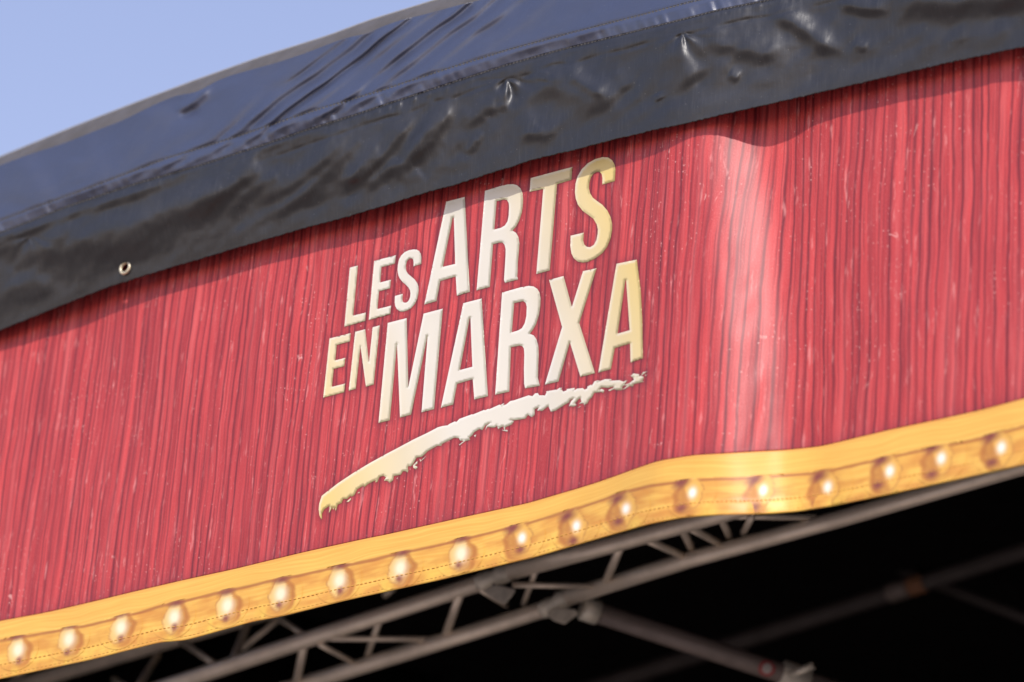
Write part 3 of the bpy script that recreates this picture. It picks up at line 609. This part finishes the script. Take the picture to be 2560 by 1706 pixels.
def off_val(px, py):
    px = np.asarray(px, float); py = np.asarray(py, float)
    ys, yv = C_SEAM(px), C_VAL(px)
    t = np.clip((py - ys) / (yv - ys), 0, 1.05)
    env = np.clip(t / .10, 0, 1) * np.clip((1.0 - t) / .20, 0, 1)
    tilt = np.interp(px, [-900, 0, 350, 700, 1000, 1300, 2000, 2560, 3500], [.070, .070, .068, .055, .042, .024, .020, .014, .014])
    o = GAP + tilt * (1 - t) + 0.62 * np.interp(px - 30, _x, _D)
    o = o + fold_sum(px, py, FOLDS) * env * np.interp(px, [1050, 1500, 2050, 2250], [1.25, 1.05, 1.05, 1.1])
    d = py - ys
    pk = vnoise(px / 9.0, px * 0 + 2, 31) * np.exp(-((d - 8) / 13.0) ** 2) * 0.0026 * np.interp(px, [1000, 1500], [1.0, 0.55])
    o = o + pk * (0.3 + 0.7 * np.clip(vnoise(px / 120.0, px * 0 + 7, 32) + .5, 0, 1))
    o = o - 0.007 * np.exp(-(d / 7.0) ** 2)
    # lower edge of the doubled hem, where the cloth starts to hang in folds
    lump = 0.5 + 0.5 * vnoise(px / 22.0, px * 0 + 6, 38)
    o = o - 0.0035 * np.exp(-((d - 40 - 5 * vnoise(px / 60.0, px * 0 + 2, 39)) / 5.5) ** 2) * lump * np.clip((px - 500) / 300, 0.2, 1)
    # creases fanning down from the two places where the cloth is pinned
    for fx, fy, fr, fa in ((1267, 200, 85, .0050), (1707, 86, 75, .0050), (75, 596, 70, .0030)):
        ddx = px - fx; ddy = py - fy + 6; rr_ = np.hypot(ddx, ddy); an = np.arctan2(ddx, np.maximum(ddy, 1e-3))
        o = o + fa * np.cos(an * 6.5 + 0.6 + 0.8 * vnoise(px / 40.0, py / 40.0, 40)) * np.exp(-rr_ / fr) * np.clip(ddy / 14.0, 0, 1) * np.clip(rr_ / 10.0, 0, 1)
    o = o + 0.0026 * vnoise(px / 34.0 + py / 60.0, py / 40.0, 33) * env + 0.0030 * vnoise(px / 80.0 + py / 70.0, py / 55.0 - px / 300.0, 37) * env + 0.0010 * vnoise(px / 14.0, py / 22.0, 34) * env * np.interp(px, [1100, 1500], [1.0, 0.35])
    o = o + 0.006 * vnoise(px / 190.0, py * 0 + 5, 35) * t + 0.0012 * vnoise(px / 50.0, py * 0 + 1, 36) * np.clip((t - .8) / .2, 0, 1)
    return o
LEAN = 0.045
def off_up(px, py):
    px = np.asarray(px, float); py = np.asarray(py, float)
    ys, yt_ = C_SEAM(px), C_TOPB(px)
    t = np.clip((ys - py) / (ys - yt_), 0, 1.2)
    env = np.clip(t / .12, 0, 1)
    o = GAP + np.interp(px, [-900, 0, 350, 700, 1000, 1300, 2000, 2560, 3500], [.070, .070, .068, .055, .042, .024, .020, .014, .014]) - 0.007 + 0.62 * np.interp(px - 30, _x, _D) * np.clip(1 - t, 0, 1) - LEAN * (t ** 1.12) + 0.012 * np.clip(t / .14, 0, 1)
    o = o + (fold_sum(px, py, FOLDS_UP, 1.0) + gathers(px, py)) * env
    d = ys - py
    o = o + 0.0028 * vnoise(px / 13.0 + d / 40.0, d / 60.0, 41) * np.exp(-((d - 10) / 22.0) ** 2)
    o = o - 0.003 * np.exp(-((py - C_SEAM2(px)) / 4.0) ** 2)
    o = o + 0.005 * vnoise(px / 150.0 + py / 150.0, py / 90.0, 42) * env + 0.0015 * vnoise(px / 45.0 + py / 50.0, py / 40.0, 43) * env
    return o
XF = np.concatenate([np.arange(-900, -160, 40.0), np.arange(-160, 2720, 3.5), np.arange(2720, 3500, 40.0)])
rows = np.linspace(0, 1, 110)[:, None]
PX3 = np.broadcast_to(XF, (110, len(XF)))
jag = 1.2 * vnoise(XF / 5.0, XF * 0, 51) + 0.9 * vnoise(XF / 2.3, XF * 0 + 3, 52)
PY3 = C_SEAM(XF) + (C_VAL(XF) + jag * 0.8 - C_SEAM(XF)) * rows
O3 = off_val(PX3, PY3); Pv = at(PX3, PY3, O3); s_, z_ = wcoord(Pv)
cx = 0.25 * (PX3[:-1, :-1] + PX3[1:, :-1] + PX3[1:, 1:] + PX3[:-1, 1:]); cy = 0.25 * (PY3[:-1, :-1] + PY3[1:, :-1] + PY3[1:, 1:] + PY3[:-1, 1:])
EY = (313.0, 670.0)
keep = np.hypot((cx - EY[0]) / 11.0, (cy - EY[1]) / 14.0) > 1.0
me = grid_mesh('valance', Pv, {'st': ('FLOAT_VECTOR', np.stack([s_, z_, 0 * s_], -1))}, keep)
val = link('valance', me, canopy, [M_TARP]); val['label'] = 'crumpled black vinyl valance'
rows = np.linspace(0, 1, 90)[:, None]
PX4 = np.broadcast_to(XF, (90, len(XF))); PY4 = C_TOPB(XF) + (C_SEAM(XF) - C_TOPB(XF)) * rows
Pu = at(PX4, PY4, off_up(PX4, PY4)); s_, z_ = wcoord(Pu)
me = grid_mesh('roof_skirt', Pu, {'st': ('FLOAT_VECTOR', np.stack([s_, z_, 0 * s_], -1))})
skirt = link('roof_skirt', me, canopy, [M_TARP_UP]); skirt['label'] = 'slanting black vinyl strip above the seam'
for o in (val, skirt):
    md = o.modifiers.new('thickness', 'SOLIDIFY'); md.thickness = 0.0014; md.offset = -1
stitch_run('seam_stitching', lambda x: C_SEAM2(x), off_up, -150, 1900, 9, 6.0, 1.0, M_THREAD, canopy)
stitch_run('bobbin_thread', lambda x: C_SEAM2(x) + 2.2, off_up, -146, 1900, 9, 3.5, 0.6, M_THREAD_L, canopy)
stitch_run('seam_stitching', lambda x: C_SEAM(x) + 1.5, off_val, -150, 2100, 9, 6.0, 1.1, M_THREAD, canopy)
stitch_run('bobbin_thread', lambda x: C_SEAM(x) + 2.2, off_val, -143, 2100, 9, 2.0, 0.8, M_THREAD_L, canopy)
# eyelet: rolled brass ring set in the valance
def ring(name, c, ax, n_, ro, ri, hgt, mat, parent):
    ax2 = np.cross(n_, ax); V = []; Fs = []; nu, nv = 40, 12
    rm, rt = (ro + ri) / 2, (ro - ri) / 2
    for i in range(nu):
        a = 2 * math.pi * i / nu; e = ax * math.cos(a) + ax2 * math.sin(a)
        for j in range(nv):
            b = 2 * math.pi * j / nv
            V.append((c + e * (rm + rt * math.cos(b)) + n_ * (hgt * math.sin(b))).tolist())
    for i in range(nu):
        for j in range(nv):
            Fs.append((i * nv + j, ((i + 1) % nu) * nv + j, ((i + 1) % nu) * nv + (j + 1) % nv, i * nv + (j + 1) % nv))
    me = bpy.data.meshes.new(name); me.from_pydata(V, [], Fs); me.update(); smooth(me)
    return link(name, me, parent, [mat])
ec = at(EY[0], EY[1], float(off_val(np.array([EY[0]]), np.array([EY[1]]))[0]) + 0.001)
o = ring('eyelet', ec, WS, WN, 0.0208, 0.0120, 0.0045, M_BRASS, canopy); o['label'] = 'round brass eyelet in the valance'

def tube(name, pts, rad, mat, parent, seg=20, kind=None, caps=True):
    """A round tube through 3-D points; rad a number or one per point."""
    pts = [np.asarray(p, float) for p in pts]; n = len(pts)
    rad = [rad] * n if np.isscalar(rad) else rad
    V = []; Fs = []; ref = None
    for i, p in enumerate(pts):
        d = pts[min(i + 1, n - 1)] - pts[max(i - 1, 0)]; d /= np.linalg.norm(d)
        if ref is None: ref = np.array([0, 0, 1.]) if abs(d[2]) < .9 else np.array([1., 0, 0])
        a = np.cross(d, ref); a /= np.linalg.norm(a); b = np.cross(d, a)
        for k in range(seg):
            t = 2 * math.pi * k / seg; V.append((p + rad[i] * (a * math.cos(t) + b * math.sin(t))).tolist())
    for i in range(n - 1):
        for k in range(seg):
            Fs.append((i * seg + k, i * seg + (k + 1) % seg, (i + 1) * seg + (k + 1) % seg, (i + 1) * seg + k))
    if caps: Fs += [tuple(range(seg))[::-1], tuple(range((n - 1) * seg, n * seg))]
    me = bpy.data.meshes.new(name); me.from_pydata(V, [], Fs); me.update()
    bm = bmesh.new(); bm.from_mesh(me); bmesh.ops.recalc_face_normals(bm, faces=bm.faces); bm.to_mesh(me); bm.free(); smooth(me)
    o = link(name, me, parent, [mat])
    return o
# grey rail along the roof edge, with a pale lip against the sky
XR = np.arange(-900, 3500, 30.0)
prof = np.array([(0.0, -0.0), (0.35, 0.010), (0.75, 0.008), (0.97, 0.0)])
ysk, ytb = C_SKY(XR), C_TOPB(XR) + 22
strips = []
for t, b in [(0.03, -.006), (0.10, .004), (0.35, .010), (0.6, .012), (0.85, .010), (1.0, .004)]:
    strips.append(at(XR, ysk + (ytb - ysk) * t, -LEAN - 0.015 + b - 0.04 * (1 - t)))
yk = C_TOPB(XR) + 48; strips.append(at(XR, yk, off_up(XR, yk) - 0.02))
Pr = np.stack(strips); s_, z_ = wcoord(Pr)
me = grid_mesh('edge_rail', Pr); rail = link('edge_rail', me, canopy, [M_BAND]); rail['label'] = 'grey rail along the roof edge against the sky'
md = rail.modifiers.new('thickness', 'SOLIDIFY'); md.thickness = 0.02; md.offset = -1
tube('rail_lip', list(at(XR, ysk + 2.0, -LEAN - 0.06)), 0.0035, M_EDGE, canopy, 10)
# roof membrane running back from the rail
top = at(XR, ysk + 4.0, -LEAN - 0.062)
rowsR = []
for k in np.linspace(0, 1, 14):
    rowsR.append(top - WN * (6.4 * k) + np.stack([0 * XR, 0 * XR, 0.012 * k * vnoise(XR / 150.0 + k * 3, XR * 0 + k * 9, 61)], -1))
me = grid_mesh('roof_membrane', np.stack(rowsR)); rm = link('roof_membrane', me, canopy, [M_BLK])
md = rm.modifiers.new('thickness', 'SOLIDIFY'); md.thickness = 0.004

# ------------------------------------------------------------------ roof truss behind the banner
truss = thing('roof_truss', 'grey aluminium lattice truss of two tubes and thin diagonals running below the banner', 'truss')
OA, OB, OT = -1.32, -1.53, -1.75
CH = 0.0245
ka, kb = (1236, 1443), (1388, 1512)
def chord(pts, off, name='chord'):
    return tube(name, [at(x, y, off) for x, y in pts], CH, M_ALU, truss, 24)
chord([(-420,1995),(447,1706),(820,1582),(1205,1456)], OA); chord([(1268,1432),(1500,1370),(1782,1292),(2100,1203),(2700,1040)], OA)
chord([(-200,2000),(774,1706),(1070,1615),(1360,1524)], OB); chord([(1414,1496),(1720,1400),(2120,1292),(2560,1166),(3000,1040)], OB)
chord([(-300,1815),(75,1706),(433,1600),(900,1462),(1400,1330)], OT)
def brace(a, b, oa, ob, r=0.0095): tube('brace', [at(*a, oa), at(*b, ob)], r, M_ALU, truss, 14)
BR = [((620,1556),(584,1650),OT,OA,.0125),((692,1552),(606,1622),OT,OT,.009),((690,1542),(756,1584),OT,OA,.009),((450,1602),(540,1662),OT,OA,.010),
 ((762,1604),(739,1716),OA,OB,.0125),((950,1548),(918,1640),OA,OB,.010),((800,1612),(888,1658),OA,OB,.0085),((826,1597),(1082,1598),OA,OB,.0085),
 ((1150,1486),(1113,1590),OA,OB,.0125),((1282,1463),(1500,1466),OA,OB,.0085),((1340,1425),(1309,1510),OA,OB,.0085),((1205,1476),(1270,1516),OA,OB,.009),
 ((1554,1362),(1511,1462),OA,OB,.012),((1612,1348),(1716,1394),OA,OB,.011),((1698,1306),(1730,1374),OA,OB,.012),((1716,1316),(1802,1360),OA,OB,.011),((1800,1290),(1824,1342),OA,OB,.011),((1880,1292),(1858,1332),OA,OB,.010),((1770,1291),(2040,1294),OA,OB,.009),
 ((20,1712),(75,1662),OT,OT,.012),((395,1640),(330,1740),OT,OA,.011),((285,1700),(380,1760),OT,OA,.010),((1035,1500),(1062,1516),OT,OA,.009),((960,1490),(985,1470),OT,OT,.010)]
for a, b, oa, ob, r in BR: brace(a, b, oa, ob, r)
# spigot couplers where two lengths of truss meet, each with its fork plate
def coupler(c, a, b, off, plate):
    A_, B_ = at(*a, off), at(*b, off); d = B_ - A_
    o = tube('coupler', [A_ - d * .12, A_ + d * .02, A_ + d * .30, A_ + d * .5, A_ + d * .70, A_ + d * .98, A_ + d * 1.12], [CH * 1.02, CH * 1.12, CH * 1.12, CH * .9, CH * 1.12, CH * 1.12, CH * 1.02], M_ALU_D, truss, 20)
    bm = bmesh.new(); fr = [bm.verts.new(at(x, y, off + .034).tolist()) for x, y in plate]; bk = [bm.verts.new(at(x, y, off + .018).tolist()) for x, y in plate]
    bm.faces.new(fr); bm.faces.new(bk[::-1]); n = len(fr)
    for i in range(n): bm.faces.new((fr[i], bk[i], bk[(i + 1) % n], fr[(i + 1) % n]))
    bmesh.ops.recalc_face_normals(bm, faces=bm.faces); bmesh.ops.bevel(bm, geom=list(bm.edges), offset=.003, segments=2, affect='EDGES')
    me = bpy.data.meshes.new('fork_plate'); bm.to_mesh(me); bm.free(); pl = link('fork_plate', me, truss, [M_ALU_D])
    # locking pin through the coupler
    m_ = (A_ + B_) / 2; tube('locking_pin', [m_ - np.array([0, 0, .045]), m_ + np.array([0, 0, .045])], .006, M_STEEL_D, truss, 10)
coupler(ka, (1205,1456), (1268,1432), OA, [(1206,1478),(1240,1462),(1290,1474),(1282,1490),(1262,1512),(1240,1502)])
coupler(kb, (1362,1524), (1414,1496), OB, [(1366,1536),(1386,1520),(1440,1524),(1446,1536),(1412,1562),(1382,1552)])

# ------------------------------------------------------------------ diagonal stay and the dark bars deeper in the roof
stay = thing('roof_stay', 'dark grey diagonal tube slanting down from the truss joint, with a red and white sticker', 'tube')
sa, sb = at(1478, 1527, -1.60), at(1955, 1684, -2.1); sdv = sb - sa
tube('stay_tube', [sa - sdv * .02, sb, sa + sdv * 1.6], 0.031, M_STEEL_D, stay, 24)
tube('clamp', [sa - sdv * .05, sa - sdv * .045, sa + sdv * .035, sa + sdv * .04], [.030, .037, .037, .030], M_ALU_D, stay, 20)
tube('clamp', [sa + sdv * .99, sa + sdv * 1.0, sa + sdv * 1.13, sa + sdv * 1.14], [.033, .042, .042, .033], M_ALU_D, stay, 20)
tube('clamp_bolt', [at(1975, 1690, -2.06), at(2035, 1664, -2.06)], .012, M_ALU_D, stay, 12)
sm_ = sa + sdv * .905; nrm = CAM - sm_; nrm /= np.linalg.norm(nrm); ux = sdv / np.linalg.norm(sdv); nrm = nrm - ux * (nrm @ ux); nrm /= np.linalg.norm(nrm)
def sticker(name, c, r0, mat, lift, parent):
    uy = np.cross(nrm, ux); V = []; n = 28; m_ = 8
    for j in range(m_ + 1):
        for i in range(n):
            a = 2 * math.pi * i / n; p, q = r0 * j / m_ * math.cos(a), r0 * j / m_ * math.sin(a); th = q / .031
            V.append((c + ux * p + (uy * math.sin(th) + nrm * math.cos(th)) * (.031 + lift)).tolist())
    Fs = [(j * n + i, j * n + (i + 1) % n, (j + 1) * n + (i + 1) % n, (j + 1) * n + i) for j in range(m_) for i in range(n)]
    me = bpy.data.meshes.new(name); me.from_pydata(V, [], Fs); me.update()
    o = link(name, me, parent, [mat]); return o
o = sticker('sticker', sm_, .026, M_REDST, .0012, stay); o['label'] = 'round red sticker'
o = sticker('sticker_centre', sm_, .015, M_WHITE, .0022, stay)
bar = thing('rear_roof_bar', 'faint black tube crossing the dark roof with an orange strap wrapped round it', 'tube')
ra, rb = at(1500, 1714, -3.6), at(2560, 1378, -3.6); rd = rb - ra
tube('bar_tube', [ra - rd * .6, ra, rb, ra + rd * 1.4], .030, M_BLK_T, bar, 20)
f0 = (2307 - 1500) / 1060
o = tube('strap', [ra + rd * (f0 - .018), ra + rd * (f0 - .014), ra + rd * (f0 + .014), ra + rd * (f0 + .018)], [.031, .0335, .0335, .031], M_ORANGE, bar, 20); o['label'] = 'orange strap'
tube('sleeve', [ra + rd * (f0 - .066), ra + rd * (f0 - .062), ra + rd * (f0 - .02), ra + rd * (f0 - .019)], [.0305, .034, .034, .0305], M_STEEL_D, bar, 20)
bar2 = thing('cross_bar', 'thin black tube slanting down to the right behind the strapped bar', 'tube')
tube('bar_tube', [at(2200, 1405, -4.2), at(2420, 1490, -4.2), at(2760, 1620, -4.2)], .020, M_BLK_T, bar2, 16)

# ------------------------------------------------------------------ black drapes closing the stage
sL = float(wcoord(top)[0].min()) + .09; sR = float(wcoord(top)[0].max()) - .09
def drape(name, label, a, b, z0, z1):
    n = int(np.linalg.norm(np.array(b) - np.array(a)) / .03); t = np.linspace(0, 1, n)
    s = a[0] + (b[0] - a[0]) * t; o_ = a[1] + (b[1] - a[1]) * t; L = np.linalg.norm(np.array(b) - np.array(a))
    w = .035 * np.sin(t * L * 24 + 1.3 * np.sin(t * L * 3.1)); dx, dy = (b[0] - a[0]) / L, (b[1] - a[1]) / L
    zz = np.linspace(0, 1, 6); P = []
    for q in zz:
        P.append(np.stack([wall(si - dy * wi, oi + dx * wi, z0 + ((z1(si) if callable(z1) else z1) - z0) * q) for si, oi, wi in zip(s, o_, w)]))
    me = grid_mesh(name, np.stack(P)); o = link(name, me, None, [M_BLK]); o['label'] = label; o['category'] = 'drape'; o['group'] = 'stage drapes'
    md = o.modifiers.new('thickness', 'SOLIDIFY'); md.thickness = 0.003
zs, ss = top[:, 2], wcoord(top)[0]; od = np.argsort(ss)
ztop = lambda s: float(np.interp(s, ss[od], zs[od])) + .05
drape('stage_drape', 'black pleated drape closing the back of the dark stage', (sL, -6.3), (sR, -6.3), .8, ztop)
drape('stage_drape', 'black pleated drape on the left flank of the dark stage', (sL + .05, -.5), (sL + .05, -6.3), .8, ztop)
drape('stage_drape', 'black pleated drape on the right flank of the dark stage', (sR - .05, -.5), (sR - .05, -6.3), .8, ztop)
P = np.stack([np.stack([wall(s, o_, 1.1) for s in np.linspace(sL, sR, 8)]) for o_ in np.linspace(-.3, -6.4, 8)])
dk = link('unseen_bounce_deck', grid_mesh('unseen_bounce_deck', P), None, [M_DECK]); dk['kind'] = 'structure'  # unseen deck, added as a reflector that brightens the truss from below
md = dk.modifiers.new('thickness', 'SOLIDIFY'); md.thickness = 1.0
# the square the stage stands on
g = np.linspace(-2000, 2000, 21); gx, gy = np.meshgrid(g, g)
gr = link('ground', grid_mesh('ground', np.stack([gx, gy, 0 * gx], -1)), None, [M_GROUND]); gr['kind'] = 'structure'
